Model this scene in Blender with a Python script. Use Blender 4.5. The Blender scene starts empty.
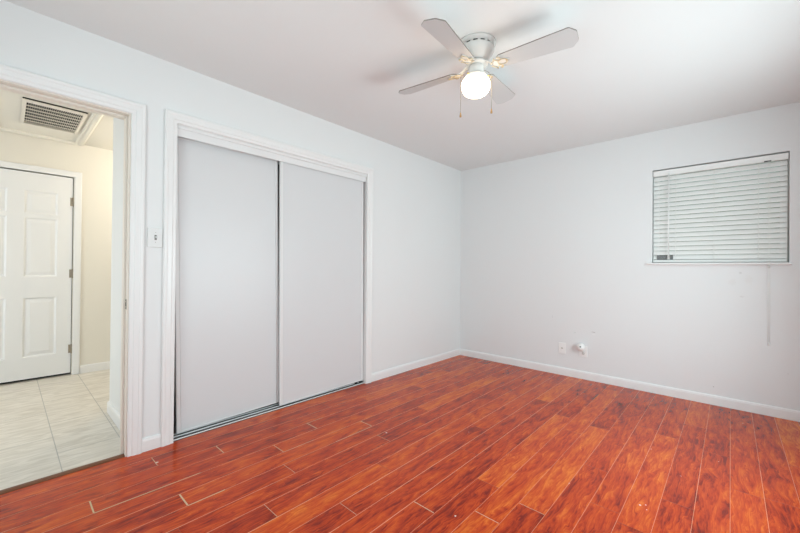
import bpy, bmesh, math, random
from mathutils import Vector, Matrix

scene = bpy.context.scene
C = scene.collection
PI = math.pi

# ------------------------------------------------------------------ camera
CAM = Vector((2.64898595, -4.08802945, 1.13443393))
yaw, pitch, roll = 0.740881931, 0.00564776, 0.00945782
def cam_axes():
    F = Vector((-math.sin(yaw), math.cos(yaw), 0)); R = Vector((math.cos(yaw), math.sin(yaw), 0)); U = Vector((0, 0, 1))
    F2 = F*math.cos(pitch)+U*math.sin(pitch); U2 = U*math.cos(pitch)-F*math.sin(pitch)
    return R*math.cos(roll)+U2*math.sin(roll), U2*math.cos(roll)-R*math.sin(roll), F2
cR, cU, cF = cam_axes()
cd = bpy.data.cameras.new('camera'); cam = bpy.data.objects.new('camera', cd); C.objects.link(cam)
cd.sensor_width = 36.0; cd.sensor_fit = 'HORIZONTAL'; cd.lens = 361.308/800*36.0
cd.clip_start = 0.02; cd.clip_end = 100
mw = Matrix(((cR.x, cU.x, -cF.x, CAM.x), (cR.y, cU.y, -cF.y, CAM.y), (cR.z, cU.z, -cF.z, CAM.z), (0, 0, 0, 1)))
cam.matrix_world = mw
scene.camera = cam

# ------------------------------------------------------------------ colour management, world, daylight
scene.view_settings.view_transform = 'Standard'
scene.view_settings.look = 'None'
scene.view_settings.gamma = 1.0
scene.view_settings.use_curve_mapping = False
scene.view_settings.exposure = -0.05

world = bpy.data.worlds.new('overcast_sky'); scene.world = world; world.use_nodes = True
wb = world.node_tree.nodes['Background']
wb.inputs[1].default_value = 1.0
_nt = world.node_tree; _tc = _nt.nodes.new('ShaderNodeTexCoord'); _sp = _nt.nodes.new('ShaderNodeSeparateXYZ'); _cr = _nt.nodes.new('ShaderNodeValToRGB')
_nt.links.new(_tc.outputs['Generated'], _sp.inputs[0]); _nt.links.new(_sp.outputs['Z'], _cr.inputs['Fac']); _nt.links.new(_cr.outputs['Color'], wb.inputs[0])
_e = _cr.color_ramp.elements      # dim garden green at and below eye level, pale sky above
_e[0].position = 0.0; _e[0].color = (0.16, 0.19, 0.12, 1); _e[1].position = 0.6; _e[1].color = (0.85, 0.95, 1.0, 1)
_x = _e.new(0.12); _x.color = (0.18, 0.22, 0.14, 1); _x = _e.new(0.25); _x.color = (0.65, 0.74, 0.76, 1)

def area(name, loc, direction, sx, sy, power, col, spread=PI):
    ld = bpy.data.lights.new(name, 'AREA'); ld.shape = 'RECTANGLE'; ld.size = sx; ld.size_y = sy
    ld.energy = power; ld.color = col; ld.spread = spread
    o = bpy.data.objects.new(name, ld); C.objects.link(o); o.location = loc
    o.rotation_euler = Vector(direction).to_track_quat('-Z', 'Z').to_euler()
    return o
# area lights added as daylight through two assumed, unseen windows (right wall, back wall)
area('added_daylight_right', (3.42, -1.75, 1.15), (-1, 0, 0.05), 1.3, 1.2, 53, (0.79, 0.962, 1.0))
area('added_daylight_back', (1.95, -4.80, 1.25), (0, 1, 0.2), 1.8, 1.6, 39, (0.825, 0.96, 1.0))
area('added_hall_light', (-1.35, -5.50, 1.30), (0, 1, 0), 1.4, 1.9, 23, (0.88, 0.95, 1.0))   # cool light added at the unseen hall end, no opening there

# ------------------------------------------------------------------ room dimensions
H = 2.44; RX = 3.22; BY = -4.60; WT = 0.125
HX = -2.40; HZ = 2.41; HW = -3.53           # hall far wall, hall ceiling, hall side wall
D0, D1, DZ = -4.40, -3.595, 2.040           # doorway in the left wall
K0, K1, KZ = -3.345, -1.685, 2.055          # closet opening in the left wall
W0, W1, WZ0, WZ1 = 2.107, 2.985, 1.212, 2.075   # window in the far wall

# ------------------------------------------------------------------ materials
def mat(name, col, rough=0.5, spec=0.5, metal=0.0, bump=0.0, bscale=120.0, emis=None, estr=0.0):
    m = bpy.data.materials.new(name); m.use_nodes = True
    nt = m.node_tree; b = nt.nodes['Principled BSDF']
    b.inputs['Base Color'].default_value = (*col, 1); b.inputs['Roughness'].default_value = rough
    b.inputs['Metallic'].default_value = metal; b.inputs['Specular IOR Level'].default_value = spec
    if emis: b.inputs['Emission Color'].default_value = (*emis, 1); b.inputs['Emission Strength'].default_value = estr
    if bump:
        tc = nt.nodes.new('ShaderNodeTexCoord'); n = nt.nodes.new('ShaderNodeTexNoise'); bp = nt.nodes.new('ShaderNodeBump')
        n.inputs['Scale'].default_value = bscale; n.inputs['Detail'].default_value = 3
        bp.inputs['Strength'].default_value = bump; bp.inputs['Distance'].default_value = 0.002
        nt.links.new(tc.outputs['Object'], n.inputs['Vector']); nt.links.new(n.outputs['Fac'], bp.inputs['Height'])
        nt.links.new(bp.outputs['Normal'], b.inputs['Normal'])
    return m
M = {}
M['wall'] = mat('white_wall_paint', (0.80, 0.81, 0.81), 0.55, 0.3, bump=0.15, bscale=160)
M['ceiling'] = mat('white_ceiling_paint', (0.81, 0.83, 0.83), 0.8, 0.2, bump=0.2, bscale=140)
M['hallwall'] = mat('cream_wall_paint', (0.80, 0.77, 0.70), 0.6, 0.3, bump=0.15, bscale=160)
M['trim'] = mat('white_gloss_trim', (0.84, 0.84, 0.835), 0.32, 0.5)
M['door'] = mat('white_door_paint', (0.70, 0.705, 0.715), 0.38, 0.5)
M['halldoor'] = mat('white_panel_door_paint', (0.84, 0.85, 0.86), 0.4, 0.5)
M['track'] = mat('white_metal_track', (0.80, 0.80, 0.80), 0.35, 0.5)
M['dark'] = mat('dark_void', (0.008, 0.008, 0.008), 0.9, 0.1)  # near-black, standing in for shade inside gaps and openings
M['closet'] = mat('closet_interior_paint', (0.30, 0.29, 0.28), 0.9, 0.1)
M['threshold'] = mat('brown_threshold_strip', (0.16, 0.055, 0.02), 0.4, 0.4)
M['fan'] = mat('white_enamel', (0.74, 0.735, 0.71), 0.22, 0.5)
M['blade'] = mat('white_blade_laminate', (0.60, 0.605, 0.605), 0.45, 0.4)
M['bladeedge'] = mat('grey_blade_edge', (0.26, 0.24, 0.22), 0.6, 0.2)  # blade sides a darker grey than the faces
M['gilt'] = mat('worn_gilt_scroll', (0.62, 0.53, 0.38), 0.35, 0.5, 0.15)
M['brass'] = mat('pale_brass', (0.62, 0.46, 0.20), 0.3, 0.5, 0.9)
M['chain'] = mat('dull_chain_metal', (0.30, 0.26, 0.21), 0.35, 0.5, 0.7)
M['wood_fob'] = mat('tan_wood_fob', (0.45, 0.27, 0.12), 0.5, 0.3)
M['globe'] = mat('lit_milk_glass', (0.9, 0.88, 0.84), 0.3, 0.5, emis=(1.0, 0.80, 0.55), estr=7.0)
M['plastic'] = mat('white_plastic', (0.88, 0.88, 0.87), 0.35, 0.5)
M['switchplate'] = mat('off_white_switch_plate', (0.76, 0.765, 0.76), 0.35, 0.5)
M['toggleslot'] = mat('grey_toggle_slot', (0.22, 0.22, 0.21), 0.5, 0.3)
M['almond'] = mat('off_white_plastic', (0.70, 0.70, 0.67), 0.4, 0.5)
M['slot'] = mat('dark_slot_and_shade', (0.03, 0.03, 0.03), 0.6, 0.2)  # socket slots, black fittings, and painted shade in the floor track
M['nickel'] = mat('satin_nickel', (0.42, 0.40, 0.36), 0.35, 0.5, 0.9)
M['hinge'] = mat('aged_hinge_metal', (0.38, 0.34, 0.28), 0.4, 0.5, 0.8)
M['grille'] = mat('cream_vent_enamel', (0.74, 0.70, 0.63), 0.45, 0.4)
M['label'] = mat('grey_printed_label', (0.10, 0.11, 0.11), 0.6, 0.3)
M['labelink'] = mat('pale_label_print', (0.45, 0.46, 0.46), 0.6, 0.3)
M['cord'] = mat('white_cord', (0.84, 0.84, 0.80), 0.7, 0.2)
M['winframe'] = mat('white_vinyl_frame', (0.75, 0.76, 0.73), 0.4, 0.4)

def blind_mat():
    m = bpy.data.materials.new('white_blind_slat'); m.use_nodes = True
    nt = m.node_tree; b = nt.nodes['Principled BSDF']; out = nt.nodes['Material Output']
    b.inputs['Base Color'].default_value = (0.92, 0.92, 0.905, 1); b.inputs['Roughness'].default_value = 0.4
    t = nt.nodes.new('ShaderNodeBsdfTranslucent'); t.inputs[0].default_value = (0.80, 0.85, 0.82, 1)
    mx = nt.nodes.new('ShaderNodeMixShader'); mx.inputs[0].default_value = 0.08
    nt.links.new(b.outputs[0], mx.inputs[1]); nt.links.new(t.outputs[0], mx.inputs[2]); nt.links.new(mx.outputs[0], out.inputs[0])
    return m
M['slat'] = blind_mat()

def glass_mat():
    m = bpy.data.materials.new('window_glass'); m.use_nodes = True
    nt = m.node_tree; nt.nodes.remove(nt.nodes['Principled BSDF']); out = nt.nodes['Material Output']
    tr = nt.nodes.new('ShaderNodeBsdfTransparent'); tr.inputs[0].default_value = (0.93, 0.96, 0.95, 1)
    gl = nt.nodes.new('ShaderNodeBsdfGlossy'); gl.inputs['Roughness'].default_value = 0.02
    fr = nt.nodes.new('ShaderNodeFresnel'); fr.inputs[0].default_value = 1.45
    mx = nt.nodes.new('ShaderNodeMixShader')
    nt.links.new(fr.outputs[0], mx.inputs[0]); nt.links.new(tr.outputs[0], mx.inputs[1]); nt.links.new(gl.outputs[0], mx.inputs[2])
    nt.links.new(mx.outputs[0], out.inputs[0])
    return m
M['glass'] = glass_mat()

def far_wall_mat():
    """white paint with the few small scuffs and filled nail holes the wall carries"""
    m = mat('white_scuffed_wall_paint', (0.79, 0.80, 0.805), 0.55, 0.3, bump=0.15, bscale=160)
    nt = m.node_tree; b = nt.nodes['Principled BSDF']; L = nt.links
    tc = nt.nodes.new('ShaderNodeTexCoord')
    no = nt.nodes.new('ShaderNodeTexNoise'); no.inputs['Scale'].default_value = 60; no.inputs['Detail'].default_value = 2
    L.new(tc.outputs['Object'], no.inputs['Vector'])
    prev = None; base = (0.79, 0.80, 0.805, 1)
    # x, z, half width, half height, colour, strength
    spots = [(1.612, 0.499, 0.022, 0.004, (0.38, 0.37, 0.36), 0.75), (1.434, 0.474, 0.006, 0.006, (0.40, 0.39, 0.37), 0.6),
             (1.425, 0.470, 0.018, 0.02, (0.74, 0.78, 0.78), 0.5), (1.615, 0.475, 0.018, 0.004, (0.9, 0.9, 0.9), 0.6),
             (2.545, 0.151, 0.005, 0.005, (0.42, 0.41, 0.40), 0.7), (2.71, 1.125, 0.01, 0.01, (0.62, 0.62, 0.62), 0.6),
             (2.66, 1.045, 0.03, 0.03, (0.74, 0.73, 0.72), 0.4), (2.76, 1.07, 0.03, 0.04, (0.75, 0.74, 0.73), 0.35),
             (2.72, 0.93, 0.016, 0.008, (0.66, 0.65, 0.65), 0.5), (1.20, 0.62, 0.006, 0.02, (0.66, 0.66, 0.66), 0.5),
             (0.96, 0.83, 0.005, 0.006, (0.6, 0.6, 0.6), 0.4), (2.98, 0.35, 0.006, 0.006, (0.6, 0.59, 0.57), 0.4)]
    sep = nt.nodes.new('ShaderNodeSeparateXYZ'); L.new(tc.outputs['Object'], sep.inputs[0])
    def math_(op, a, b_=None):
        n = nt.nodes.new('ShaderNodeMath'); n.operation = op
        for i, v in enumerate((a, b_)):
            if v is None: continue
            if isinstance(v, (int, float)): n.inputs[i].default_value = v
            else: L.new(v, n.inputs[i])
        return n.outputs[0]
    for (x, z, hx, hz, col, st) in spots:
        dx = math_('DIVIDE', math_('SUBTRACT', sep.outputs['X'], x), hx); dz = math_('DIVIDE', math_('SUBTRACT', sep.outputs['Z'], z), hz)
        d = math_('SQRT', math_('ADD', math_('MULTIPLY', dx, dx), math_('MULTIPLY', dz, dz)))
        d = math_('ADD', d, math_('MULTIPLY', math_('SUBTRACT', no.outputs['Fac'], 0.5), 1.2))
        mr = nt.nodes.new('ShaderNodeMapRange'); mr.inputs['From Min'].default_value = 1.1; mr.inputs['From Max'].default_value = 0.5
        mr.inputs['To Min'].default_value = 0; mr.inputs['To Max'].default_value = st
        L.new(d, mr.inputs['Value'])
        mx = nt.nodes.new('ShaderNodeMix'); mx.data_type = 'RGBA'
        L.new(mr.outputs[0], mx.inputs['Factor'])
        if prev is None: mx.inputs['A'].default_value = base
        else: L.new(prev, mx.inputs['A'])
        mx.inputs['B'].default_value = (*col, 1); prev = mx.outputs['Result']
    L.new(prev, b.inputs['Base Color'])
    return m
M['farwall'] = far_wall_mat()

def wood_mat():
    m = bpy.data.materials.new('red_cherry_laminate'); m.use_nodes = True
    nt = m.node_tree; b = nt.nodes['Principled BSDF']; L = nt.links; N = nt.nodes.new
    tc = N('ShaderNodeTexCoord'); at = N('ShaderNodeAttribute'); at.attribute_name = 'plank'
    # shift every board's figure by its own random offset
    sc = N('ShaderNodeVectorMath'); sc.operation = 'MULTIPLY'; sc.inputs[1].default_value = (7.3, 11.0, 5.0)
    L.new(at.outputs['Color'], sc.inputs[0])
    ad = N('ShaderNodeVectorMath'); ad.operation = 'ADD'
    L.new(tc.outputs['Object'], ad.inputs[0]); L.new(sc.outputs[0], ad.inputs[1])
    # broad flame figure
    mp = N('ShaderNodeMapping'); mp.inputs['Scale'].default_value = (10.0, 2.4, 1.0); L.new(ad.outputs[0], mp.inputs['Vector'])
    n1 = N('ShaderNodeTexNoise'); n1.inputs['Scale'].default_value = 1.0; n1.inputs['Detail'].default_value = 3; n1.inputs['Distortion'].default_value = 2.2
    L.new(mp.outputs[0], n1.inputs['Vector'])
    # fine grain streaks, bent by the figure
    bend = N('ShaderNodeVectorMath'); bend.operation = 'MULTIPLY_ADD'; bend.inputs[1].default_value = (0.075, 0.05, 0.0)
    L.new(n1.outputs['Color'], bend.inputs[0]); L.new(ad.outputs[0], bend.inputs[2])
    mp2 = N('ShaderNodeMapping'); mp2.inputs['Scale'].default_value = (78.0, 5.0, 1.0); L.new(bend.outputs[0], mp2.inputs['Vector'])
    n2 = N('ShaderNodeTexNoise'); n2.inputs['Scale'].default_value = 1.0; n2.inputs['Detail'].default_value = 8; n2.inputs['Roughness'].default_value = 0.68
    L.new(mp2.outputs[0], n2.inputs['Vector'])
    mp3 = N('ShaderNodeMapping'); mp3.inputs['Scale'].default_value = (190.0, 14.0, 1.0); L.new(bend.outputs[0], mp3.inputs['Vector'])
    n3 = N('ShaderNodeTexNoise'); n3.inputs['Scale'].default_value = 1.0; n3.inputs['Detail'].default_value = 5
    L.new(mp3.outputs[0], n3.inputs['Vector'])
    def mth(op, a, b_):
        n = N('ShaderNodeMath'); n.operation = op
        for i, v in enumerate((a, b_)):
            if isinstance(v, (int, float)): n.inputs[i].default_value = v
            else: L.new(v, n.inputs[i])
        return n.outputs[0]
    f = mth('ADD', mth('MULTIPLY', n1.outputs['Fac'], 0.32), mth('MULTIPLY', n2.outputs['Fac'], 0.42))
    f = mth('ADD', f, mth('MULTIPLY', n3.outputs['Fac'], 0.26))
    sp = N('ShaderNodeSeparateColor'); L.new(at.outputs['Color'], sp.inputs[0])
    f = mth('ADD', f, mth('MULTIPLY', mth('SUBTRACT', sp.outputs[0], 0.5), 0.10))
    cr = N('ShaderNodeValToRGB'); L.new(f, cr.inputs['Fac'])
    e = cr.color_ramp.elements
    e[0].position = 0.375; e[0].color = WOOD[0]
    e[1].position = 0.635; e[1].color = WOOD[3]
    x = e.new(0.46); x.color = WOOD[1]
    x = e.new(0.53); x.color = WOOD[2]
    L.new(cr.outputs['Color'], b.inputs['Base Color'])
    b.inputs['Roughness'].default_value = 0.24; b.inputs['Specular IOR Level'].default_value = 0.25
    rr = N('ShaderNodeMapRange'); rr.inputs['To Min'].default_value = 0.15; rr.inputs['To Max'].default_value = 0.28
    L.new(n2.outputs['Fac'], rr.inputs['Value']); L.new(rr.outputs[0], b.inputs['Roughness'])
    bp = N('ShaderNodeBump'); bp.inputs['Strength'].default_value = 0.10; bp.inputs['Distance'].default_value = 0.001
    L.new(n2.outputs['Fac'], bp.inputs['Height']); L.new(bp.outputs['Normal'], b.inputs['Normal'])
    return m
WOOD = [(0.18, 0.009, 0.001, 1), (0.45, 0.039, 0.004, 1), (0.57, 0.074, 0.007, 1), (0.74, 0.18, 0.019, 1)]
M['wood'] = wood_mat()
M['groove'] = mat('dark_plank_groove', (0.20, 0.06, 0.025), 0.6, 0.2)
M['filler'] = mat('pale_worn_plank_edge', (0.70, 0.30, 0.15), 0.6, 0.2)
M['putty'] = mat('beige_filler', (0.60, 0.46, 0.27), 0.7, 0.2)
M['fleck'] = mat('pale_paint_fleck', (0.75, 0.66, 0.56), 0.7, 0.2)

def tile_mat():
    m = bpy.data.materials.new('beige_stone_tile'); m.use_nodes = True
    nt = m.node_tree; b = nt.nodes['Principled BSDF']; L = nt.links; N = nt.nodes.new
    tc = N('ShaderNodeTexCoord')
    mp = N('ShaderNodeMapping'); mp.inputs['Location'].default_value = (0.05, 3.8625, 0)
    L.new(tc.outputs['Object'], mp.inputs['Vector'])
    br = N('ShaderNodeTexBrick'); br.offset = 0.5; br.inputs['Scale'].default_value = 1.0
    br.inputs['Brick Width'].default_value = 0.60; br.inputs['Row Height'].default_value = 0.30
    br.inputs['Mortar Size'].default_value = 0.0024; br.inputs['Mortar Smooth'].default_value = 0.1
    br.inputs['Color1'].default_value = (0.0, 0.0, 0.0, 1); br.inputs['Color2'].default_value = (1, 1, 1, 1)
    L.new(mp.outputs[0], br.inputs['Vector'])
    mp2 = N('ShaderNodeMapping'); mp2.inputs['Scale'].default_value = (24, 5.0, 1); L.new(tc.outputs['Object'], mp2.inputs['Vector'])
    n = N('ShaderNodeTexNoise'); n.inputs['Detail'].default_value = 4; n.inputs['Scale'].default_value = 1.0; n.inputs['Distortion'].default_value = 1.4
    L.new(mp2.outputs[0], n.inputs['Vector'])
    cr = N('ShaderNodeValToRGB'); e = cr.color_ramp.elements
    e[0].position = 0.36; e[0].color = (0.60, 0.56, 0.49, 1); e[1].position = 0.64; e[1].color = (0.76, 0.72, 0.65, 1)
    L.new(n.outputs['Fac'], cr.inputs['Fac'])
    mx = N('ShaderNodeMix'); mx.data_type = 'RGBA'
    L.new(br.outputs['Fac'], mx.inputs['Factor']); L.new(cr.outputs['Color'], mx.inputs['A']); mx.inputs['B'].default_value = (0.40, 0.39, 0.36, 1)
    L.new(mx.outputs['Result'], b.inputs['Base Color']); b.inputs['Roughness'].default_value = 0.38
    bp = N('ShaderNodeBump'); bp.invert = True; bp.inputs['Strength'].default_value = 0.4; bp.inputs['Distance'].default_value = 0.002
    L.new(br.outputs['Fac'], bp.inputs['Height']); L.new(bp.outputs['Normal'], b.inputs['Normal'])
    return m
M['tile'] = tile_mat()

# ------------------------------------------------------------------ mesh helpers
class MB:
    def __init__(s): s.bm = bmesh.new()
    def box(s, a, b, bevel=0.0, mi=0):
        a = Vector(a); b = Vector(b); lo = Vector([min(a[i], b[i]) for i in range(3)]); hi = Vector([max(a[i], b[i]) for i in range(3)])
        r = bmesh.ops.create_cube(s.bm, size=1.0, matrix=Matrix.Translation((lo+hi)/2) @ Matrix.Diagonal((*(hi-lo), 1)))
        vs = r['verts']; fs = set(f for v in vs for f in v.link_faces)
        for f in fs: f.material_index = mi
        if bevel:
            es = list(set(e for v in vs for e in v.link_edges))
            bmesh.ops.bevel(s.bm, geom=es, offset=bevel, segments=2, affect='EDGES', profile=0.5)
        return s
    def poly(s, pts, mi=0):
        f = s.bm.faces.new([s.bm.verts.new(p) for p in pts]); f.material_index = mi; return f
    def lathe(s, prof, seg=48, mat4=None, smooth=True, mi=0):
        """prof: list of (radius, z) revolved about z"""
        mat4 = mat4 or Matrix.Identity(4); rings = []
        for (r, z) in prof:
            if r < 1e-6: rings.append([s.bm.verts.new(mat4 @ Vector((0, 0, z)))])
            else: rings.append([s.bm.verts.new(mat4 @ Vector((r*math.cos(2*PI*k/seg), r*math.sin(2*PI*k/seg), z))) for k in range(seg)])
        for i in range(len(rings)-1):
            A, B = rings[i], rings[i+1]
            for k in range(seg):
                k2 = (k+1) % seg
                if len(A) == 1 and len(B) == 1: continue
                if len(A) == 1: f = s.bm.faces.new((A[0], B[k2], B[k]))
                elif len(B) == 1: f = s.bm.faces.new((A[k], A[k2], B[0]))
                else: f = s.bm.faces.new((A[k], A[k2], B[k2], B[k]))
                f.smooth = smooth; f.material_index = mi
        return s
    def tube(s, pts, r, seg=8, caps=True, mi=0):
        pts = [Vector(p) for p in pts]; n = len(pts); rings = []; up = None
        rr = r if isinstance(r, (list, tuple)) else [r]*n
        for i in range(n):
            t = (pts[min(i+1, n-1)]-pts[max(i-1, 0)]).normalized()
            if up is None: up = t.orthogonal().normalized()
            up = (up - t*up.dot(t)); up = up.normalized() if up.length > 1e-6 else t.orthogonal().normalized()
            w = t.cross(up)
            rings.append([s.bm.verts.new(pts[i]+(up*math.cos(2*PI*k/seg)+w*math.sin(2*PI*k/seg))*rr[i]) for k in range(seg)])
        for i in range(n-1):
            for k in range(seg):
                f = s.bm.faces.new((rings[i][k], rings[i][(k+1) % seg], rings[i+1][(k+1) % seg], rings[i+1][k])); f.smooth = True; f.material_index = mi
        if caps:
            s.bm.faces.new(rings[0][::-1]).material_index = mi; s.bm.faces.new(rings[-1]).material_index = mi
        return s
    def rings(s, loops, closed=True, cap=True, mi=0, smooth=False):
        """skin a list of equally long vertex loops"""
        V = [[s.bm.verts.new(p) for p in l] for l in loops]; n = len(V[0])
        for i in range(len(V)-1):
            for k in range(n if closed else n-1):
                f = s.bm.faces.new((V[i][k], V[i][(k+1) % n], V[i+1][(k+1) % n], V[i+1][k])); f.material_index = mi; f.smooth = smooth
        if cap and closed:
            s.bm.faces.new(V[0][::-1]).material_index = mi; s.bm.faces.new(V[-1]).material_index = mi
        return s
    def prism(s, outline, t, mat4=None, bevel=0.0, mi=0):
        """outline in xy extruded from z=-t/2 to t/2"""
        mat4 = mat4 or Matrix.Identity(4); n0 = set(s.bm.verts)
        lo = [s.bm.verts.new((x, y, -t/2)) for x, y in outline]; hi = [s.bm.verts.new((x, y, t/2)) for x, y in outline]
        n = len(outline)
        s.bm.faces.new(lo[::-1]).material_index = mi; s.bm.faces.new(hi).material_index = mi
        for k in range(n): s.bm.faces.new((lo[k], lo[(k+1) % n], hi[(k+1) % n], hi[k])).material_index = mi
        if bevel:
            es = [e for v in lo+hi for e in v.link_edges if (e.verts[0].co-e.verts[1].co).xy.length > 1e-6]
            bmesh.ops.bevel(s.bm, geom=list(set(es)), offset=bevel, segments=2, affect='EDGES')
        for v in s.bm.verts:
            if v not in n0: v.co = mat4 @ v.co
        return s
    def build(s, name, mats, parent=None, smooth=False):
        bmesh.ops.recalc_face_normals(s.bm, faces=s.bm.faces[:])
        me = bpy.data.meshes.new(name); s.bm.to_mesh(me); s.bm.free()
        for m in (mats if isinstance(mats, (list, tuple)) else [mats]): me.materials.append(m)
        if smooth:
            for p in me.polygons: p.use_smooth = True
        o = bpy.data.objects.new(name, me); C.objects.link(o)
        if parent is not None: o.parent = parent; o.matrix_parent_inverse = parent_world(parent).inverted()
        return o
def parent_world(o):
    w = Matrix.LocRotScale(o.location, o.rotation_euler, o.scale)
    if o.parent: w = parent_world(o.parent) @ o.matrix_parent_inverse @ w
    return w
def empty(name, loc, label, cat, group=None):
    o = bpy.data.objects.new(name, None); C.objects.link(o); o.location = loc; o.empty_display_size = 0.05
    return tag(o, label, cat, group)
def tag(o, label, cat, group=None, kind=None):
    o['label'] = label; o['category'] = cat
    if group: o['group'] = group
    if kind: o['kind'] = kind
    return o
def struct(o, label, cat): return tag(o, label, cat, kind='structure')

# ------------------------------------------------------------------ room shell
# left wall with doorway and closet opening (face at x = 0)
b = MB()
for (y0, y1, z0, z1) in [(BY-WT, D0-0.02, 0, H), (D0-0.02, D1+0.02, DZ+0.02, H), (D1+0.02, K0-0.018, 0, H), (K0-0.018, K1+0.018, KZ+0.018, H), (K1+0.018, WT, 0, H)]:
    b.box((-WT, y0, z0), (0, y1, z1))
struct(b.build('wall_left', M['wall']), 'long white painted wall holding the doorway and the sliding closet', 'wall')
b = MB()
for (x0, x1, z0, z1) in [(0, W0, 0, H), (W0, W1, 0, WZ0), (W0, W1, WZ1, H), (W1, RX+WT, 0, H)]:
    b.box((x0, 0, z0), (x1, WT, z1))
struct(b.build('wall_far', M['farwall']), 'white far wall with small scuffs, holding the window with the blind', 'wall')
RW = (-2.45, -1.05, 0.50, 1.80)
b = MB()
for (y0, y1, z0, z1) in [(BY, RW[0], 0, H), (RW[0], RW[1], 0, RW[2]), (RW[0], RW[1], RW[3], H), (RW[1], 0, 0, H)]:
    b.box((RX, y0, z0), (RX+WT, y1, z1))
struct(b.build('wall_right', M['wall']), 'white right wall outside the view', 'wall')
BW = (0.70, 2.80, 0.50, 2.10)
b = MB()
for (x0, x1, z0, z1) in [(0, BW[0], 0, H), (BW[0], BW[1], 0, BW[2]), (BW[0], BW[1], BW[3], H), (BW[1], RX+WT, 0, H)]:
    b.box((x0, BY-WT, z0), (x1, BY, z1))
struct(b.build('wall_back', M['wall']), 'white wall behind the viewpoint', 'wall')
b = MB(); b.box((-WT, BY-WT, H), (RX+WT, WT, H+0.1))
struct(b.build('ceiling', M['ceiling']), 'flat white bedroom ceiling', 'ceiling')

# bedroom floor: every board a slightly raised face with its own random tone
rng = random.Random(11)
PW = 0.1265; X0 = 2.651; PL = 1.20
joint = {18: -3.801, 16: -3.49, 20: -3.49, 19: -3.175, 17: -2.92, 15: -2.994, 14: -2.37, 13: -3.24, 9: -2.731, 7: -2.587, 6: -2.39,
         -1: -0.30, -2: -0.955, 11: -2.985, 12: -2.614}
bm = bmesh.new(); lay = bm.loops.layers.color.new('plank')
def quad(x0, x1, y0, y1, z, mi, col):
    f = bm.faces.new([bm.verts.new(p) for p in ((x0, y0, z), (x1, y0, z), (x1, y1, z), (x0, y1, z))]); f.material_index = mi
    for l in f.loops: l[lay] = col
quad(-0.012, RX, BY, 0.0, -0.0012, 1, (0, 0, 0, 1))
for k in range(-6, 22):
    xa, xb = X0-PW*k, X0-PW*(k-1)          # board between lines k and k-1, numbered by its left line
    xa, xb = max(xa, -0.012), min(xb, RX)
    if xb-xa < 0.01: continue
    j = joint.get(k, rng.uniform(-3, -1.8)); y = j
    while y > BY: y -= PL
    g = 0.0009
    while y < 0:
        ya, yb = max(y, BY), min(y+PL, 0.0)
        if yb-ya > 0.005: quad(xa+g, xb-g*0.4, ya+0.0009, yb-0.0009, 0.0, 0, (rng.random(), rng.random(), rng.random(), 1))
        y += PL
    # worn pale line along the board's edge, broken into lengths
    y = BY
    while y < -0.1:
        ln = rng.uniform(0.25, 0.9); w = rng.choice((0.0016, 0.0022, 0.0026, 0.0032)) if xa < 1.6 else rng.choice((0.0003, 0.0006, 0.0010))
        if w and xa > 0.02: quad(xa-w*0.4, xa+g+w*0.6, y, min(y+ln, 0), 0.0003, 2, (0, 0, 0, 1))
        y += ln
# filled joints and chipped ends
for (k, yj, w) in [(18, -3.801, 0.006), (16, -3.49, 0.007), (17, -2.92, 0.004), (19, -3.175, 0.005), (15, -2.994, 0.002), (16, -2.296, 0.005),
                   (9, -2.731, 0.004), (7, -2.587, 0.003), (18, -2.59, 0.006), (13, -3.24, 0.002), (14, -2.37, 0.002), (11, -2.985, 0.002), (6, -2.39, 0.002), (20, -3.49, 0.003)]:
    xa = X0-PW*k
    quad(xa+0.004, xa+PW-0.004, yj-w/2, yj+w/2, 0.0004, 3, (0, 0, 0, 1))
for (x, ya, yb, w) in [(0.5005, -3.80, -3.35, 0.006), (0.7535, -3.49, -3.32, 0.006), (0.627, -2.92, -2.70, 0.004), (0.7535, -2.62, -2.30, 0.005), (0.374, -2.60, -2.45, 0.004)]:
    quad(x-w/2, x+w/2, ya, yb, 0.0004, 3, (0, 0, 0, 1))
for (x, y, r) in [(0.205, -3.485, 0.012), (1.72, -2.68, 0.006), (0.90, -2.30, 0.008), (2.02, -2.05, 0.004), (2.35, -1.98, 0.005), (2.36, -2.02, 0.004), (2.33, -2.0, 0.006),
                  (2.28, -1.3, 0.004), (2.6, -1.2, 0.003), (1.5, -1.3, 0.003), (2.72, -0.35, 0.005), (1.9, -1.0, 0.003), (1.31, -1.9, 0.003), (2.45, -1.55, 0.003)]:
    n = 7; ph = rng.random()*6
    f = bm.faces.new([bm.verts.new((x+r*rng.uniform(.5, 1)*math.cos(ph+2*PI*i/n), y+r*rng.uniform(.5, 1)*math.sin(ph+2*PI*i/n), 0.0005)) for i in range(n)]); f.material_index = 4
    for l in f.loops: l[lay] = (0, 0, 0, 1)
# slab under the boards
r = bmesh.ops.create_cube(bm, size=1.0, matrix=Matrix.Translation(((RX-WT)/2, BY/2, -0.03)) @ Matrix.Diagonal((RX+WT, -BY, 0.05, 1)))
for v in r['verts']:
    for f in v.link_faces: f.material_index = 1
me = bpy.data.meshes.new('floor'); bm.normal_update(); bm.to_mesh(me); bm.free()
for n in ('wood', 'groove', 'filler', 'putty', 'fleck'): me.materials.append(M[n])
fl = bpy.data.objects.new('floor', me); C.objects.link(fl)
struct(fl, 'glossy red cherry laminate plank floor of the bedroom', 'floor')

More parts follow.
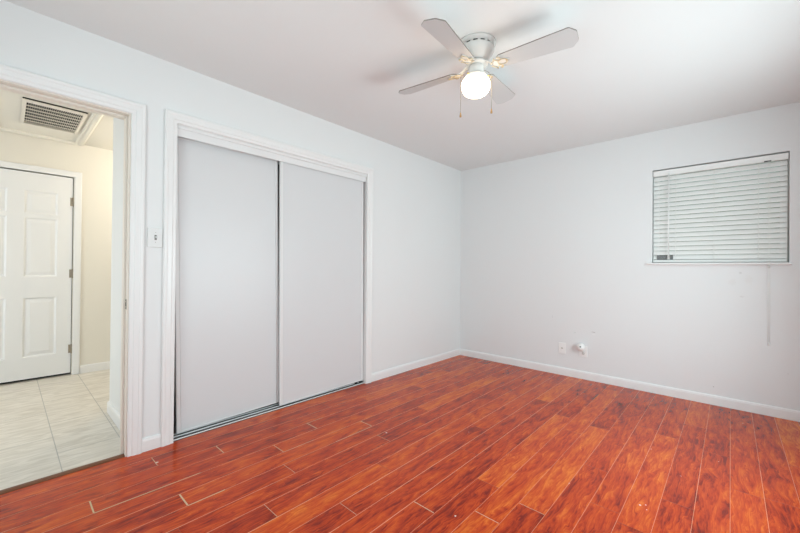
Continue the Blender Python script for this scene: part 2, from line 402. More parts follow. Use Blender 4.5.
# hall behind the doorway
b = MB(); b.box((HX-0.10, -5.6, -0.055), (-0.030, -0.9, -0.002))
struct(b.build('floor_hall', M['tile']), 'beige stone tile floor beyond the doorway', 'floor')
b = MB(); b.box((HX-0.1, -5.6, 0), (HX, D1-0.84, 2.41)); b.box((HX-0.1, D1-0.84, 2.055), (HX, -3.612, 2.41)); b.box((HX-0.1, -3.612, 0), (HX, -0.9, 2.41))
struct(b.build('wall_hall', M['hallwall']), 'cream wall around the six-panel door at the back of the hall', 'wall')
CX = -0.905; CB = CX+0.10
b = MB(); b.box((CX, HW, 0), (-WT, HW+0.10, HZ)); b.box((CX, HW+0.10, 0), (CB, -0.9, HZ))
struct(b.build('wall_hall_side', M['wall']), 'short white side wall just inside the doorway, closet behind it', 'wall')
b = MB(); b.box((HX-0.1, -5.7, 0), (-WT, -5.6, HZ)); b.box((HX-0.1, -0.9, 0), (CX, -0.8, HZ))
struct(b.build('wall_hall_ends', M['hallwall']), 'cream end walls of the hall, out of view', 'wall')
b = MB(); b.box((HX-0.1, -5.7, HZ), (-WT, -0.8, HZ+0.08))
struct(b.build('ceiling_hall', M['hallwall']), 'cream hall ceiling around the return vent', 'ceiling')
# closet interior
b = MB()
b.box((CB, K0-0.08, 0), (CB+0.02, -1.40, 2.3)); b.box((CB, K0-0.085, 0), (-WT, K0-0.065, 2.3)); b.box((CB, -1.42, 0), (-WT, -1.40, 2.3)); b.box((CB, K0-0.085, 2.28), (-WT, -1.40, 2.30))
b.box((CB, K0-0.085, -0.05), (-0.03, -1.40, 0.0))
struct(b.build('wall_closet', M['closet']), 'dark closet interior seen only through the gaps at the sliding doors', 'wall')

# casings ------------------------------------------------------------
CAS = [(0.0, 0.0), (0.0, 0.010), (0.004, 0.0125), (0.019, 0.0125), (0.025, 0.0165), (0.047, 0.0175), (0.053, 0.0205), (0.066, 0.0205), (0.071, 0.016), (0.071, 0.0)]
def casing(name, x, ya, yb, zt, mats, label, scale=1.0, z0=0.0, prof=CAS):
    b = MB(); loops = []
    for (sy, sz, y, z) in ((-1, 0, ya, z0), (-1, 1, ya, zt), (1, 1, yb, zt), (1, 0, yb, z0)):
        loops.append([Vector((x+t, y+sy*d*scale, z+sz*d*scale)) for d, t in prof])
    b.rings(loops); return struct(b.build(name, mats), label, 'door casing')
casing('trim_1', 0.0, D0-0.0, D1+0.008, DZ+0.006, M['trim'], 'white moulded casing around the open doorway to the hall', 1.0)
casing('trim_2', 0.0, K0+0.0, K1-0.0, KZ+0.004, M['trim'], 'white moulded casing around the sliding closet', 1.0)
FLAT = [(0.0, 0.0), (0.0, 0.010), (0.006, 0.013), (0.05, 0.015), (0.057, 0.012), (0.058, 0.0)]
casing('trim_3', HX, D1-0.84-0.0, -3.606, 2.052, M['halldoor'], 'flat white casing around the six-panel hall door', 1.0, prof=FLAT)
# door jamb with stop, strike plate
b = MB()
b.box((-WT-0.008, D1, 0), (0.0, D1+0.02, DZ+0.02)); b.box((-WT-0.008, D0-0.02, 0), (0.0, D0, DZ+0.02)); b.box((-WT-0.008, D0, DZ), (0.0, D1, DZ+0.02))
b.box((-0.085, D1-0.012, 0), (-0.045, D1, DZ), 0.002); b.box((-0.085, D0, 0), (-0.045, D0+0.012, DZ), 0.002); b.box((-0.085, D0+0.012, DZ-0.012), (-0.045, D1-0.012, DZ), 0.002)
j = b.build('trim_4', mat('cream_jamb_paint', (0.80, 0.74, 0.67), 0.4, 0.5)); struct(j, 'cream painted jamb lining the doorway with a metal strike plate', 'door jamb')
b = MB(); b.box((-0.040, D1-0.0025, 0.875), (-0.006, D1, 0.935), 0.0008); b.box((-0.030, D1-0.0030, 0.893), (-0.014, D1-0.0024, 0.917), mi=1)
b.tube([(-0.022, D1-0.0024, 0.928), (-0.022, D1-0.0040, 0.928)], 0.003, mi=1); b.tube([(-0.022, D1-0.0024, 0.882), (-0.022, D1-0.0040, 0.882)], 0.003, mi=1)
b.build('strike_plate', [M['nickel'], M['slot']], j)['label'] = 'small nickel strike plate'
# closet jamb lining + head track
b = MB(); b.box((-WT, K0-0.018, 0), (0, K0, KZ+0.018)); b.box((-WT, K1, 0), (0, K1+0.018, KZ+0.018)); b.box((-WT, K0, KZ), (0, K1, KZ+0.018))
struct(b.build('trim_5', M['trim']), 'white jamb lining of the closet opening', 'door jamb')
b = MB(); b.box((-0.020, K0, 1.985), (-0.012, K1-0.006, KZ-0.012), 0.0015); b.box((-0.110, K0, KZ-0.012), (-0.012, K1, KZ-0.004)); b.box((-0.110, K0, 1.985), (-0.106, K1, KZ-0.012))
b.box((-0.066, K0, 2.02), (-0.062, K1, KZ-0.012)); b.box((-0.014, K0, KZ-0.02), (-0.004, K1, KZ), 0.002)
t = b.build('trim_9', M['track']); struct(t, 'white metal head track and fascia above the sliding closet doors', 'door track')
b = MB(); b.box((-0.105, K0, 0.0), (-0.012, K1, 0.0025), mi=1)  # channel base coloured near-black for the shade between the ribs
for x in (-0.105, -0.063, -0.0155): b.box((x, K0, 0.0025), (x+0.0035, K1, 0.010))
t = b.build('trim_10', [M['track'], M['slot']]); struct(t, 'low white metal floor track under the sliding closet doors', 'door track')
for (ya, yb, z) in ((K1-0.030, K1-0.008, 0.020), (K1-0.085, K1-0.065, 0.017)):
    b = MB(); b.box((-0.059, ya, 0.0030), (-0.019, yb, z), 0.002); o = b.build('track_guide', M['slot'], t); o['label'] = 'small black guide block at the right end of the track'
# thresholds
b = MB(); prof = [(-0.052, -0.002), (-0.048, 0.004), (-0.036, 0.008), (-0.020, 0.008), (-0.006, 0.005), (-0.002, 0.0)]
b.rings([[Vector((x, y, z)) for x, z in prof] for y in (D0, D1)])
struct(b.build('trim_6', M['threshold']), 'thin brown wood threshold strip between the tiles and the red boards', 'threshold')

# baseboards ----------------------------------------------------------
BH = 0.080; BPR = [(0.0, 0.0), (0.0125, 0.0), (0.0125, BH-0.016), (0.0105, BH-0.010), (0.0095, BH-0.004), (0.006, BH), (0.0, BH)]
def base(name, p0, p1, nrm, label, prof=BPR, m='trim', tail=None):
    p0, p1, nrm = Vector(p0), Vector(p1), Vector(nrm); b = MB()
    b.rings([[p+nrm*d+Vector((0, 0, z)) for d, z in prof] for p in (p0, p1)])
    return struct(b.build(name, M[m]), label, 'baseboard')
base('baseboard_left', (0, K1+0.0705, 0), (0, 0, 0), (1, 0, 0), 'white baseboard between the closet and the room corner')
base('baseboard_left_short', (0, D1+0.0785, 0), (0, K0-0.0705, 0), (1, 0, 0), 'short white baseboard between the doorway and the closet')
base('baseboard_far', (0.0, 0, 0), (RX, 0, 0), (0, -1, 0), 'long white baseboard along the far wall under the window')
base('baseboard_right', (RX, BY, 0), (RX, 0, 0), (-1, 0, 0), 'white baseboard of the right wall, out of view')
base('baseboard_back', (0, BY, 0), (RX, BY, 0), (0, 1, 0), 'white baseboard behind the viewpoint')
HB = [(0.0, 0.0), (0.013, 0.0), (0.013, 0.070), (0.010, 0.080), (0.004, 0.085), (0.0, 0.085)]
base('baseboard_hall', (HX, -3.545, -0.002), (HX, -0.9, -0.002), (1, 0, 0), 'cream-lit white baseboard right of the six-panel door', HB)
b = MB()
lp = [[Vector((-WT-0.010, HW-d, z)) for d, z in HB], [Vector((CX-d, HW-d, z)) for d, z in HB], [Vector((CX-d, -0.9, z)) for d, z in HB]]
b.rings(lp); struct(b.build('baseboard_hall_side', M['trim']), 'white baseboard wrapping the short side wall inside the doorway', 'baseboard')

# ------------------------------------------------------------------ closet doors
def slider(name, y0, y1, xf, z0, z1, label, tilt=0.0):
    o = empty(name, (xf-0.010, (y0+y1)/2, z0), label, 'closet door'); o['kind'] = 'structure'
    b = MB(); b.box((xf-0.018, y0+0.0255, z0+0.01), (xf-0.003, y1-0.0255, z1-0.01)); p = b.build('door_panel', M['door'], o)
    for yy in (y0, y1-0.024):
        b = MB(); b.box((xf-0.021, yy, z0), (xf, yy+0.024, z1), 0.0025); b.box((xf-0.001, yy+0.010, z0+0.002), (xf+0.0012, yy+0.014, z1-0.002)); b.build('stile', M['track'], o)
    b = MB(); b.box((xf-0.020, y0+0.024, z0), (xf-0.002, y1-0.024, z0+0.012), 0.001); b.build('bottom_rail', M['track'], o)
    b = MB(); b.box((xf-0.020, y0+0.024, z1-0.012), (xf-0.002, y1-0.024, z1), 0.001); b.build('top_rail', M['track'], o)
    o.rotation_euler = (tilt, 0, 0)
    return o
slider('door_1', -3.304, -2.560, -0.068, 0.026, 2.006, 'left white sliding closet door, slightly tilted, behind the other', math.radians(1.15))
slider('door_2', -2.580, K1-0.004, -0.026, 0.024, 2.018, 'right white sliding closet door, in front, nearest the room corner', math.radians(0.55))

# ------------------------------------------------------------------ six-panel hall door
DY0, DY1, DT = D1-0.835, -3.618, 2.043
hd = empty('door_3', (HX, (DY0+DY1)/2, 0.02), 'white six-panel hinged door at the back of the tiled hall', 'door'); hd['kind'] = 'structure'
def panel_door():
    """slab front face with six recessed, raised-field panels"""
    fx = HX-0.012; b = MB(); W = DY1-DY0
    st = 0.113; mid = (W-3*st)/2+0.0
    cols = [(DY0+st, DY0+st+mid), (DY1-st-mid, DY1-st)]
    rows = [(0.235, 0.815), (1.028, 1.600), (1.628+0.0, 1.865)]
    rows = [(0.232, 0.815), (1.020, 1.602), (1.640, 1.868)]
    ys = [DY0, cols[0][0], cols[0][1], cols[1][0], cols[1][1], DY1]; zs = [0.022, rows[0][0], rows[0][1], rows[1][0], rows[1][1], rows[2][0], rows[2][1], DT]
    for i in range(5):
        for jx in range(7):
            y0, y1, z0, z1 = ys[i], ys[i+1], zs[jx], zs[jx+1]
            if i in (1, 3) and jx in (1, 3, 5):
                def lp(ins, dx): return [Vector((fx+dx, y0+ins, z0+ins)), Vector((fx+dx, y1-ins, z0+ins)), Vector((fx+dx, y1-ins, z1-ins)), Vector((fx+dx, y0+ins, z1-ins))]
                L_ = [lp(0, 0), lp(0.006, -0.004), lp(0.014, -0.010), lp(0.022, -0.010), lp(0.050, -0.003)]
                b.rings(L_, cap=False); b.poly(L_[-1])
            else: b.poly([(fx, y0, z0), (fx, y1, z0), (fx, y1, z1), (fx, y0, z1)])
    bmesh.ops.remove_doubles(b.bm, verts=b.bm.verts[:], dist=1e-5)
    b.box((fx-0.035, DY0, 0.022), (fx-0.0305, DY1, DT))
    for (a, c) in (((fx-0.032, DY0, 0.022), (fx, DY0, DT)), ): pass
    # edges
    b.poly([(fx, DY0, 0.022), (fx, DY1, 0.022), (fx-0.032, DY1, 0.022), (fx-0.032, DY0, 0.022)]); b.poly([(fx, DY0, DT), (fx, DY1, DT), (fx-0.032, DY1, DT), (fx-0.032, DY0, DT)])
    b.poly([(fx, DY1, 0.022), (fx, DY1, DT), (fx-0.032, DY1, DT), (fx-0.032, DY1, 0.022)]); b.poly([(fx, DY0, 0.022), (fx, DY0, DT), (fx-0.032, DY0, DT), (fx-0.032, DY0, 0.022)])
    return b.build('door_leaf', M['halldoor'], hd)
leaf = panel_door()
for z in (1.795, 1.050, 0.270):
    b = MB(); b.tube([(HX-0.004, DY1+0.004, z-0.045), (HX-0.004, DY1+0.004, z+0.045)], 0.0065, 10); b.tube([(HX-0.004, DY1+0.004, z-0.051), (HX-0.004, DY1+0.004, z+0.051)], 0.0040, 8)
    b.box((HX-0.0118, DY1-0.020, z-0.043), (HX-0.0095, DY1+0.002, z+0.043)); h = b.build('hinge', M['hinge'], hd); h['label'] = 'dull metal hinge'
b = MB(); b.lathe([(0.0, 0.0), (0.030, 0.0), (0.030, 0.006), (0.012, 0.010), (0.012, 0.030), (0.026, 0.040), (0.028, 0.052), (0.020, 0.062), (0.0, 0.065)], 24,
    Matrix.Translation((HX-0.012, DY0+0.065, 0.93)) @ Matrix.Rotation(PI/2, 4, 'Y')); b.build('door_knob', M['nickel'], hd)
# near-black slab behind the door leaf, its colour standing in for shade in the gaps
b = MB(); b.box((HX-0.10, D1-0.84, 0.0), (HX-0.06, -3.612, 2.055)); struct(b.build('door_gap_shade', M['dark']), 'near-black slab that puts a thin line of shade round the hall door', 'gap shade')

# ------------------------------------------------------------------ return vent in the hall ceiling
v = empty('ceiling_vent', (-1.665, -3.82, HZ), 'cream rectangular return-air grille in the hall ceiling', 'vent')
vx0, vx1, vy0, vy1 = -2.000, -1.312, -4.013, -3.632
gx0, gx1, gy0, gy1 = -1.965, -1.365, -3.988, -3.656
b = MB()
def rect(x0, x1, y0, y1, z): return [Vector((x0, y0, z)), Vector((x1, y0, z)), Vector((x1, y1, z)), Vector((x0, y1, z))]
b.rings([rect(vx0, vx1, vy0, vy1, HZ-0.010), rect(vx0, vx1, vy0, vy1, HZ-0.016), rect(gx0, gx1, gy0, gy1, HZ-0.019), rect(gx0, gx1, gy0, gy1, HZ-0.001)], cap=False)
b.build('frame', M['grille'], v)
b = MB(); b.rings([rect(vx0+0.002, vx1-0.002, vy0+0.002, vy1-0.002, HZ), rect(vx0+0.002, vx1-0.002, vy0+0.002, vy1-0.002, HZ-0.0102)], cap=False); o = b.build('shadow_strip', M['dark'], v); o['label'] = 'dark strip put in as the shadow gap round the frame'  # near-black strip drawn in as the shadow between frame and ceiling
b = MB(); b.box((gx0, gy0, HZ-0.0012), (gx1, gy1, HZ-0.0004)); b.build('backing', M['dark'], v)
b = MB(); n = 27
for i in range(1, n): y = gy0+(gy1-gy0)*i/n; b.box((gx0, y-0.0011, HZ-0.0160), (gx1, y+0.0011, HZ-0.011))
for i in range(1, 7): x = gx0+(gx1-gx0)*i/7; b.box((x-0.0055, gy0, HZ-0.0170), (x+0.0055, gy1, HZ-0.012))
b.build('grille', M['grille'], v)
for (x, y) in ((-1.35, -3.68), (-1.35, -3.96), (-1.975, -3.655), (-1.975, -3.99)):
    b = MB(); b.lathe([(0.0, -0.0025), (0.003, -0.002), (0.005, 0.0), (0.0, 0.0005)], 10, Matrix.Translation((x, y, HZ-0.0172))); b.build('screw', M['nickel'], v)
# dark shadow line frame where the vent sits proud + moulding around its panel
b = MB(); zz = HZ
FR = [(0.0, 0.0), (0.0, -0.012), (0.012, -0.020), (0.020, -0.014), (0.034, -0.022), (0.056, -0.022), (0.070, -0.010), (0.072, 0.0)]
px0, px1, py0, py1 = -2.325, -1.24, -4.145, -3.612
loops = []
for (sx, sy, x, y) in ((-1, -1, px0, py0), (1, -1, px1, py0), (1, 1, px1, py1), (-1, 1, px0, py1), (-1, -1, px0, py0)):
    loops.append([Vector((x+sx*d, y+sy*d, zz+t)) for d, t in FR])
b.rings(loops, cap=False); struct(b.build('trim_8', M['hallwall']), 'cream moulding framing the vent panel on the hall ceiling', 'ceiling moulding')
# hall lamp (out of view round the corner) that lights the hall
hl = empty('hall_ceiling_lamp', (-1.6, -2.75, HZ), 'round flush ceiling lamp in the hall, hidden by the closet', 'lamp')
b = MB(); b.lathe([(0.0, 0.0), (0.15, 0.0), (0.15, -0.02), (0.13, -0.025), (0.0, -0.025)], 32, Matrix.Translation((-1.6, -2.75, HZ))); b.build('base', M['fan'], hl)
b = MB(); b.lathe([(0.135, -0.0255), (0.13, -0.05), (0.10, -0.08), (0.05, -0.095), (0.0, -0.10)], 32, Matrix.Translation((-1.6, -2.75, HZ)))
b.build('lamp_shade', mat('lit_hall_shade', (0.9, 0.88, 0.8), 0.4, 0.3, emis=(1.0, 0.84, 0.60), estr=2.0), hl)
ld = bpy.data.lights.new('hall_bulb', 'POINT'); ld.energy = 24; ld.color = (1.0, 0.90, 0.74); ld.shadow_soft_size = 0.12
lo = bpy.data.objects.new('hall_bulb', ld); C.objects.link(lo); lo.location = (-1.6, -2.75, HZ-0.24); lo.parent = hl; lo.matrix_parent_inverse = Matrix.Translation(hl.location).inverted()

# ------------------------------------------------------------------ window with blind
wn = empty('window_1', ((W0+W1)/2, 0.085, WZ0), 'small recessed window high in the far wall behind a white blind', 'window'); wn['kind'] = 'structure'
b = MB(); f = 0.045
b.box((W0, 0.075, WZ0), (W0+f, 0.12, WZ1), 0.003); b.box((W1-f, 0.075, WZ0), (W1, 0.12, WZ1), 0.003); b.box((W0+f, 0.075, WZ0), (W1-f, 0.12, WZ0+f), 0.003); b.box((W0+f, 0.075, WZ1-f), (W1-f, 0.12, WZ1), 0.003)
b.build('window_frame', M['winframe'], wn)
b = MB(); b.box((W0+f-0.004, 0.096, WZ0+f-0.004), (W1-f+0.004, 0.100, WZ1-f+0.004)); b.build('window_pane', M['glass'], wn)
# sill with rounded nose
b = MB(); sz0, sz1 = 1.190, 1.211; n = 10
prof = [(0.074, sz0), (0.074, sz1)] + [(-0.022-0.0105*math.sin(PI*i/n), (sz0+sz1)/2+0.0105*math.cos(PI*i/n)) for i in range(n+1)]
b.rings([[Vector((x, y, z)) for y, z in prof] for x in (W0, W1)])
o = b.build('window_sill', M['trim'], wn)
b = MB()   # nose of the sill that runs past the opening
prof = [(-0.0002, sz0), (-0.0002, sz1)] + [(-0.022-0.0105*math.sin(PI*i/n), (sz0+sz1)/2+0.0105*math.cos(PI*i/n)) for i in range(n+1)]
b.rings([[Vector((x, y, z)) for y, z in prof] for x in (W0-0.035, W0+0.0005)]); b.rings([[Vector((x, y, z)) for y, z in prof] for x in (W1-0.0005, W1+0.010)])
b.build('sill_nose', M['trim'], wn)

bl = empty('window_blind', ((W0+W1)/2, 0.03, WZ0), 'white slatted blind lowered inside the window recess', 'blind')
BX0, BX1 = W0+0.006, W1-0.010
b = MB(); b.box((W0+0.004, 0.004, 2.014), (W1-0.006, 0.010, 2.064), 0.002); b.box((BX0, 0.012, 2.018), (BX1, 0.060, 2.062), 0.002)
b.box((W0+0.004, 0.004, 2.014), (W0+0.008, 0.011, 2.064)); b.build('valance', M['slat'], bl)
b = MB(); NS = 19; zt, zb = 1.992, 1.262; ang = math.radians(66)
for i in range(NS):
    z = zb+(zt-zb)*i/(NS-1); loops = [[], []]
    for s_ in range(7):                         # slightly crowned slat, room edge down
        u = (s_/6-0.5)*0.0415; cr_ = 0.0022*(1-(2*s_/6-1)**2)
        for li, x in enumerate((BX0, BX1)):
            loops[li].append((u, cr_, x))
    for side in (1,):
        L0 = []; L1 = []
        for (u, c_, x) in loops[0]+[(a, c2-0.0026, xx) for a, c2, xx in reversed(loops[0])]:
            yy = 0.034 + u*math.cos(ang) - c_*math.sin(ang); zz = z + u*math.sin(ang) + c_*math.cos(ang)
            L0.append(Vector((BX0, yy, zz))); L1.append(Vector((BX1, yy, zz)))
        b.rings([L0, L1])
b.build('slats', M['slat'], bl)
b = MB(); b.box((BX0, 0.014, 1.216), (BX1, 0.056, 1.236), 0.004); b.build('bottom_rail', M['slat'], bl)
for x in (2.280, 2.543, 2.815):
    b = MB()
    for yy in (0.0175, 0.0525): b.tube([(x, yy, 1.225), (x, yy, 2.03)], 0.0011, 6)
    b.build('ladder_cord', M['cord'], bl)
b = MB(); b.tube([(2.231, -0.004, 1.255), (2.231, -0.002, 2.03)], 0.0042, 8); b.tube([(2.231, -0.002, 2.028), (2.231, 0.004, 2.046)], 0.0022, 6)
b.build('tilt_wand', M['plastic'], bl)
b = MB(); b.box((2.845, 0.001, 2.012), (2.885, 0.0045, 2.022), 0.001); o = b.build('cord_lock', M['label'], bl); o['label'] = 'dark cord lock in the headrail'
b = MB()
for (x, dx) in ((2.868, 0.000), (2.877, 0.002)):
    b.tube([(x, 0.002, 2.02), (x, -0.012, 1.80), (x, -0.030, 1.30), (x, -0.0365, 1.20), (x+dx*.3, -0.030, 1.10), (x+dx, -0.016, 0.80), (x+dx, -0.012, 0.58)], 0.0013, 6)
lc = b.build('lift_cord', M['cord'], bl)
b = MB(); b.lathe([(0.0, 0.03), (0.003, 0.03), (0.006, 0.018), (0.0085, 0.0), (0.0, -0.002)], 12, Matrix.Translation((2.875, -0.012, 0.555))); b.build('tassel', M['plastic'], lc)
b = MB(); b.lathe([(0.0, 0.014), (0.006, 0.012), (0.007, -0.012), (0.0, -0.015)], 12, Matrix.Translation((2.872, -0.036, 1.178))); b.build('cord_joiner', M['almond'], lc)
for (x0, x1) in ((2.142, 2.220), (2.240, 2.262)):
    b = MB(); b.box((x0, 0.0195, 1.240), (x1, 0.0205, 1.280))
    for r_ in range(4):
        xx = x0+0.004
        while xx < x1-0.008:
            w = rng.uniform(0.004, 0.009); b.box((xx, 0.0190, 1.246+r_*0.008), (min(xx+w, x1-0.003), 0.0195, 1.249+r_*0.008), mi=1); xx += w+0.003
    o = b.build('warning_label', [M['label'], M['labelink']], bl); o['label'] = 'dark grey printed label'

# ------------------------------------------------------------------ switch and outlets
ls = empty('light_switch', (0, -3.455, 1.313), 'white toggle light switch between the doorway and the closet', 'switch')
b = MB(); b.box((0, -3.499, 1.252), (0.007, -3.4185, 1.373), 0.0025); b.build('face_plate', M['switchplate'], ls)
b = MB(); b.box((0.006, -3.4625, 1.298), (0.0080, -3.4505, 1.329)); b.build('toggle_slot', M['toggleslot'], ls)
b = MB(); b.box((0.0065, -3.4595, 1.310), (0.018, -3.4535, 1.321), 0.0015); b.build('toggle', M['plastic'], ls)
for z in (1.283, 1.344):
    b = MB(); b.lathe([(0.0, 0.0016), (0.002, 0.0013), (0.0032, 0.0), (0.0, -0.001)], 10, Matrix.Translation((0.006, -3.4565, z)) @ Matrix.Rotation(PI/2, 4, 'Y')); b.build('screw', M['nickel'], ls)

ry = Matrix.Rotation(PI/2, 4, 'X')     # local z -> world -y
cj = empty('cable_jack_plate', (1.3055, 0, 0.290), 'white wall plate with one central cable jack, left of the outlet', 'wall plate')
b = MB(); b.box((1.268, -0.006, 0.232), (1.343, 0, 0.348), 0.0025); b.build('face_plate', M['plastic'], cj)
b = MB(); b.lathe([(0.0, 0.0), (0.0075, 0.0), (0.0075, 0.003), (0.0048, 0.003), (0.0048, 0.011), (0.0032, 0.011), (0.0032, 0.004), (0.0, 0.004)], 16, Matrix.Translation((1.3055, -0.0058, 0.290)) @ ry); o = b.build('jack', M['nickel'], cj); o['label'] = 'dark metal coaxial jack'
ol = empty('wall_outlet', (1.5185, 0, 0.288), 'white duplex wall outlet with a plug-in device in its upper socket', 'outlet')
b = MB(); b.box((1.480, -0.006, 0.230), (1.557, 0, 0.346), 0.0025); b.build('face_plate', M['plastic'], ol)
for z in (0.3085, 0.2675):
    b = MB(); b.lathe([(0.0, 0.0), (0.0165, 0.0), (0.0165, 0.0015), (0.015, 0.0025), (0.0, 0.0025)], 24, Matrix.Translation((1.5185, -0.0055, z)) @ ry)
    b.box((1.5185-0.0075, -0.0088, z-0.002), (1.5185-0.0045, -0.0079, z+0.008), mi=1); b.box((1.5185+0.0045, -0.0088, z-0.002), (1.5185+0.0075, -0.0079, z+0.008), mi=1); b.tube([(1.5185, -0.0079, z-0.008), (1.5185, -0.0088, z-0.008)], 0.0026, mi=1)
    b.build('socket', [M['almond'], M['slot']], ol)
af = empty('air_freshener', (1.5185, -0.03, 0.335), 'rounded white plug-in device pushed into the upper outlet socket', 'plug-in device')
b = MB(); R_ = 0.039
b.lathe([(0.0, -0.034), (0.022, -0.034), (0.034, -0.024), (R_, -0.006), (R_, 0.010), (0.031, 0.026), (0.020, 0.036), (0.010, 0.039), (0.0, 0.040)], 28, Matrix.Translation((1.508, -0.050, 0.336))); b.build('body', M['plastic'], af)
b = MB(); b.box((1.502, -0.030, 0.296), (1.535, -0.0092, 0.352), 0.004); b.build('plug', M['plastic'], af)
b = MB(); b.lathe([(0.0, 0.0), (0.007, 0.0), (0.007, 0.006), (0.0, 0.007)], 16, Matrix.Translation((1.513, -0.0868, 0.348)) @ ry); o = b.build('dial', M['label'], af); o['label'] = 'small dark dial'
b = MB(); b.box((1.486, -0.072, 0.2955), (1.531, -0.036, 0.3055), 0.003); o = b.build('base_ring', M['almond'], af)

# ------------------------------------------------------------------ ceiling fan
FX, FY = 1.558, -2.253
fan = empty('ceiling_fan', (FX, FY, H), 'white four-blade hugger ceiling fan with a lit globe, seen near the top', 'ceiling fan')
T = Matrix.Translation((FX, FY, 0))
b = MB(); b.lathe([(0.0, 2.4399), (0.108, 2.4399), (0.108, 2.430), (0.102, 2.426), (0.0985, 2.419), (0.0, 2.419)], 56, T); b.build('canopy', M['fan'], fan)
b = MB(); b.lathe([(0.0, 2.4188), (0.090, 2.4188), (0.090, 2.408), (0.0, 2.408)], 48, T)
for k in range(14):       # spacers that break the vent slot up
    a = 2*PI*k/14; b.box((-0.003, -0.008, 2.4082), (0.003, 0.008, 2.4186), mi=1)
    vs = b.bm.verts[-8:] if False else list(b.bm.verts)[-8:]
    for q_ in vs: q_.co = T @ Matrix.Rotation(a, 4, 'Z') @ (Vector((0.091, 0, 0))+Vector((q_.co.x, q_.co.y, 0))) + Vector((0, 0, q_.co.z))
b.build('vent_slot', [M['dark'], M['fan']], fan)
b = MB(); b.lathe([(0.0, 2.4078), (0.0985, 2.4078), (0.100, 2.402), (0.099, 2.394), (0.093, 2.380), (0.086, 2.370), (0.084, 2.367), (0.078, 2.356), (0.070, 2.346), (0.062, 2.338), (0.056, 2.332), (0.0, 2.330)], 56, T); b.build('motor_housing', M['fan'], fan)
b = MB(); b.lathe([(0.0, 2.3295), (0.046, 2.3295), (0.062, 2.327), (0.064, 2.318), (0.056, 2.312), (0.0, 2.312)], 48, T); b.build('flywheel', M['fan'], fan)
b = MB(); b.lathe([(0.0, 2.3118), (0.040, 2.3118), (0.043, 2.308), (0.043, 2.272), (0.040, 2.266), (0.0, 2.266)], 40, Matrix.Translation((FX-0.001, FY-0.001, 0))); b.build('switch_housing', M['fan'], fan)
BZ = 2.299; PITCH = math.radians(13)
def blade_outline():
    pts = []
    x0, x1, w0, w1 = 0.122, 0.534, 0.047, 0.067
    pts += [(x0+0.010, -w0+0.010), (x0+0.022, -w0)]
    pts += [(x1-0.034, -w1), (x1-0.028, -w1+0.003), (x1-0.003, -w1+0.032), (x1, -w1+0.040), (x1, w1-0.040), (x1-0.003, w1-0.032), (x1-0.028, w1-0.003), (x1-0.034, w1)]
    pts += [(x0+0.022, w0), (x0+0.010, w0-0.010), (x0, w0-0.026), (x0, -w0+0.026)]
    return pts
for k in range(4):
    a = math.radians(7.2+90*k)
    # local x radial; pitched so that the edge ahead (counter-clockwise) sits lower
    TILT = Matrix.Rotation(math.radians(2.0), 4, Vector((math.cos(0.126), math.sin(0.126), 0)))   # the fan hangs slightly out of true
    MR = Matrix.Translation((FX, FY, BZ)) @ TILT @ Matrix.Rotation(a, 4, 'Z') @ Matrix.Rotation(-PITCH, 4, 'X')
    b = MB(); b.prism(blade_outline(), 0.0060, MR, 0.0); nz = (MR.to_3x3() @ Vector((0, 0, 1))); b.bm.normal_update()
    for f in b.bm.faces: f.material_index = 0 if abs(f.normal.dot(nz)) > 0.9 else 1
    b.build('blade', [M['blade'], M['bladeedge']], fan)
    MF = Matrix.Translation((FX, FY, BZ)) @ TILT @ Matrix.Rotation(a, 4, 'Z') @ Matrix.Translation((0, 0, -BZ))
    b = MB()
    # neck from flywheel down to the blade, then the scrolled plate under the blade root
    neck = [(0.052, 0, 2.318), (0.070, 0, 2.318), (0.082, 0, 2.309), (0.094, 0, 2.299), (0.106, 0, 2.2925)]
    b.rings([[MF @ Vector((x, -w, z+0.003)), MF @ Vector((x, w, z+0.003)), MF @ Vector((x, w, z-0.003)), MF @ Vector((x, -w, z-0.003))] for (x, _, z), w in zip(neck, (0.016, 0.013, 0.011, 0.012, 0.016))])
    zo = -0.0060
    def P(x, y, z=0.0): return MR @ Vector((x, y, zo+z))
    outl = [(0.118, -0.012), (0.140, -0.022), (0.150, -0.040), (0.165, -0.046), (0.176, -0.040), (0.170, -0.026), (0.180, -0.014), (0.200, -0.008), (0.212, 0.0),
            (0.200, 0.008), (0.180, 0.014), (0.170, 0.026), (0.176, 0.040), (0.165, 0.046), (0.150, 0.040), (0.140, 0.022), (0.118, 0.012)]
    b.prism([(x-0.020, y) for x, y in outl], 0.0040, MR @ Matrix.Translation((0, 0, zo+0.0008)), 0.0008)
    br = b.build('blade_bracket', M['fan'], fan)
    b = MB()
    for sgn in (-1, 1):
        pts = [P(0.090+0.004*i, sgn*(0.008+0.0035*i), -0.004) for i in range(5)]
        cx, cy = 0.138, sgn*0.034
        for i in range(15):
            th = PI*1.1 - i*0.42; rr = 0.020*(1-i/19); pts.append(P(cx+rr*math.cos(th), cy+sgn*rr*math.sin(th)*-1, -0.004))
        b.tube(pts, 0.0030, 6)
        pts = [P(0.130+0.055*t_, sgn*(0.004+0.016*math.sin(PI*t_)), -0.004) for t_ in [i/10 for i in range(11)]]
        b.tube(pts, 0.0026, 6)
    o = b.build('bracket_scroll', M['gilt'], br); o['label'] = 'gilt scrollwork'
    for (x, y) in ((0.144, -0.036), (0.144, 0.036), (0.176, 0.0)):
        b = MB(); b.lathe([(0.0, -0.0105), (0.003, -0.010), (0.0048, -0.007), (0.0048, -0.005), (0.0, -0.005)], 12, MR @ Matrix.Translation((x, y, 0)))
        b.build('bracket_screw', M['brass'], br)
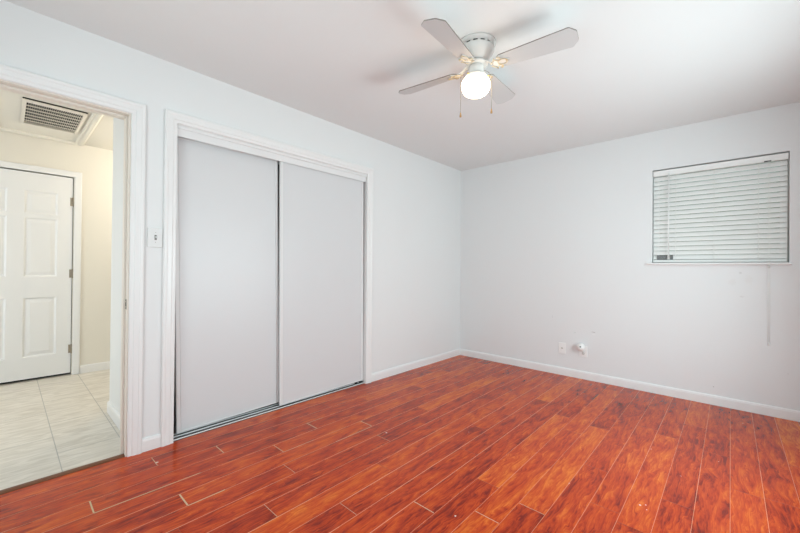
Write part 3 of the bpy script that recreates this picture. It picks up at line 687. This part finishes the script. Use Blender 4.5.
# light kit: fitter, glass globe (hangs a touch askew)
LT = Matrix.Translation((FX-0.002, FY-0.002, 2.267)) @ Matrix.Rotation(math.radians(3), 4, Vector((0.66, 0.75, 0)))
b = MB(); b.lathe([(0.0, -0.0005), (0.044, -0.0005), (0.058, -0.006), (0.062, -0.014), (0.062, -0.024), (0.058, -0.024), (0.056, -0.010), (0.0, -0.008)], 48, LT); b.build('light_fitter', M['fan'], fan)
for k in range(3):
    a = 0.4+2*PI*k/3; b = MB(); b.tube([LT @ Vector((0.061*math.cos(a), 0.061*math.sin(a), -0.018)), LT @ Vector((0.073*math.cos(a), 0.073*math.sin(a), -0.018))], 0.003, 8)
    b.lathe([(0.0, 0.004), (0.005, 0.002), (0.005, -0.002), (0.0, -0.004)], 10, LT @ Matrix.Translation((0.073*math.cos(a), 0.073*math.sin(a), -0.018)) @ Matrix.Rotation(PI/2, 4, Vector((-math.sin(a), math.cos(a), 0)))); b.build('thumb_screw', M['brass'], fan)
b = MB(); prof = [(0.053, -0.012), (0.054, -0.020), (0.066, -0.026), (0.077, -0.040), (0.0825, -0.058), (0.082, -0.076), (0.076, -0.096), (0.066, -0.111), (0.050, -0.121), (0.026, -0.126), (0.0, -0.127)]
b.lathe(prof, 48, LT); b.build('glass_globe', M['globe'], fan)
# pull chains: beads out of the switch housing, round the globe, straight down
cr2 = Vector((cR.x, cR.y, 0)).normalized()
for (sgn, zb_) in ((-1, 2.040), (1, 2.064)):
    c0 = Vector((FX-0.001, FY-0.001, 0))+cr2*sgn*0.043; c1 = Vector((FX-0.001, FY-0.001, 0))+cr2*sgn*0.0895
    pts = [c0+Vector((0, 0, 2.290)), c0.lerp(c1, 0.35)+Vector((0, 0, 2.286)), c0.lerp(c1, 0.75)+Vector((0, 0, 2.272)), c1+Vector((0, 0, 2.246)), c1+Vector((0, 0, 2.15)), c1+Vector((0, 0, zb_))]
    b = MB(); b.tube(pts, 0.0010, 6)
    z = 2.242
    while z > zb_: b.lathe([(0.0, 0.0019), (0.0016, 0.001), (0.0016, -0.001), (0.0, -0.0019)], 6, Matrix.Translation(c1+Vector((0, 0, z)))); z -= 0.0055
    pc = b.build('pull_chain', M['chain'], fan)
    b = MB(); b.lathe([(0.0, 0.012), (0.002, 0.011), (0.0045, 0.0), (0.0065, -0.010), (0.0055, -0.016), (0.0, -0.018)], 14, Matrix.Translation(c1+Vector((0, 0, zb_-0.008)))); b.build('pendant', M['wood_fob'], pc)

# plain frames of the assumed windows, added out of view for the area lights
for (nm, lab) in (('added_window_2', 'assumed window in the right wall, out of view, added for daylight'), ('added_window_3', 'assumed window behind the viewpoint, added for daylight')):
    b = MB(); f = 0.05
    if nm == 'added_window_2':
        y0, y1, z0, z1 = RW; x0, x1 = RX+0.03, RX+0.08
        b.box((x0, y0, z0), (x1, y0+f, z1)); b.box((x0, y1-f, z0), (x1, y1, z1)); b.box((x0, y0+f, z0), (x1, y1-f, z0+f)); b.box((x0, y0+f, z1-f), (x1, y1-f, z1))
    else:
        x0, x1, z0, z1 = BW; y0, y1 = BY-0.08, BY-0.03
        b.box((x0, y0, z0), (x0+f, y1, z1)); b.box((x1-f, y0, z0), (x1, y1, z1)); b.box((x0+f, y0, z0), (x1-f, y1, z0+f)); b.box((x0+f, y0, z1-f), (x1-f, y1, z1))
    struct(b.build(nm, M['winframe']), lab, 'window')
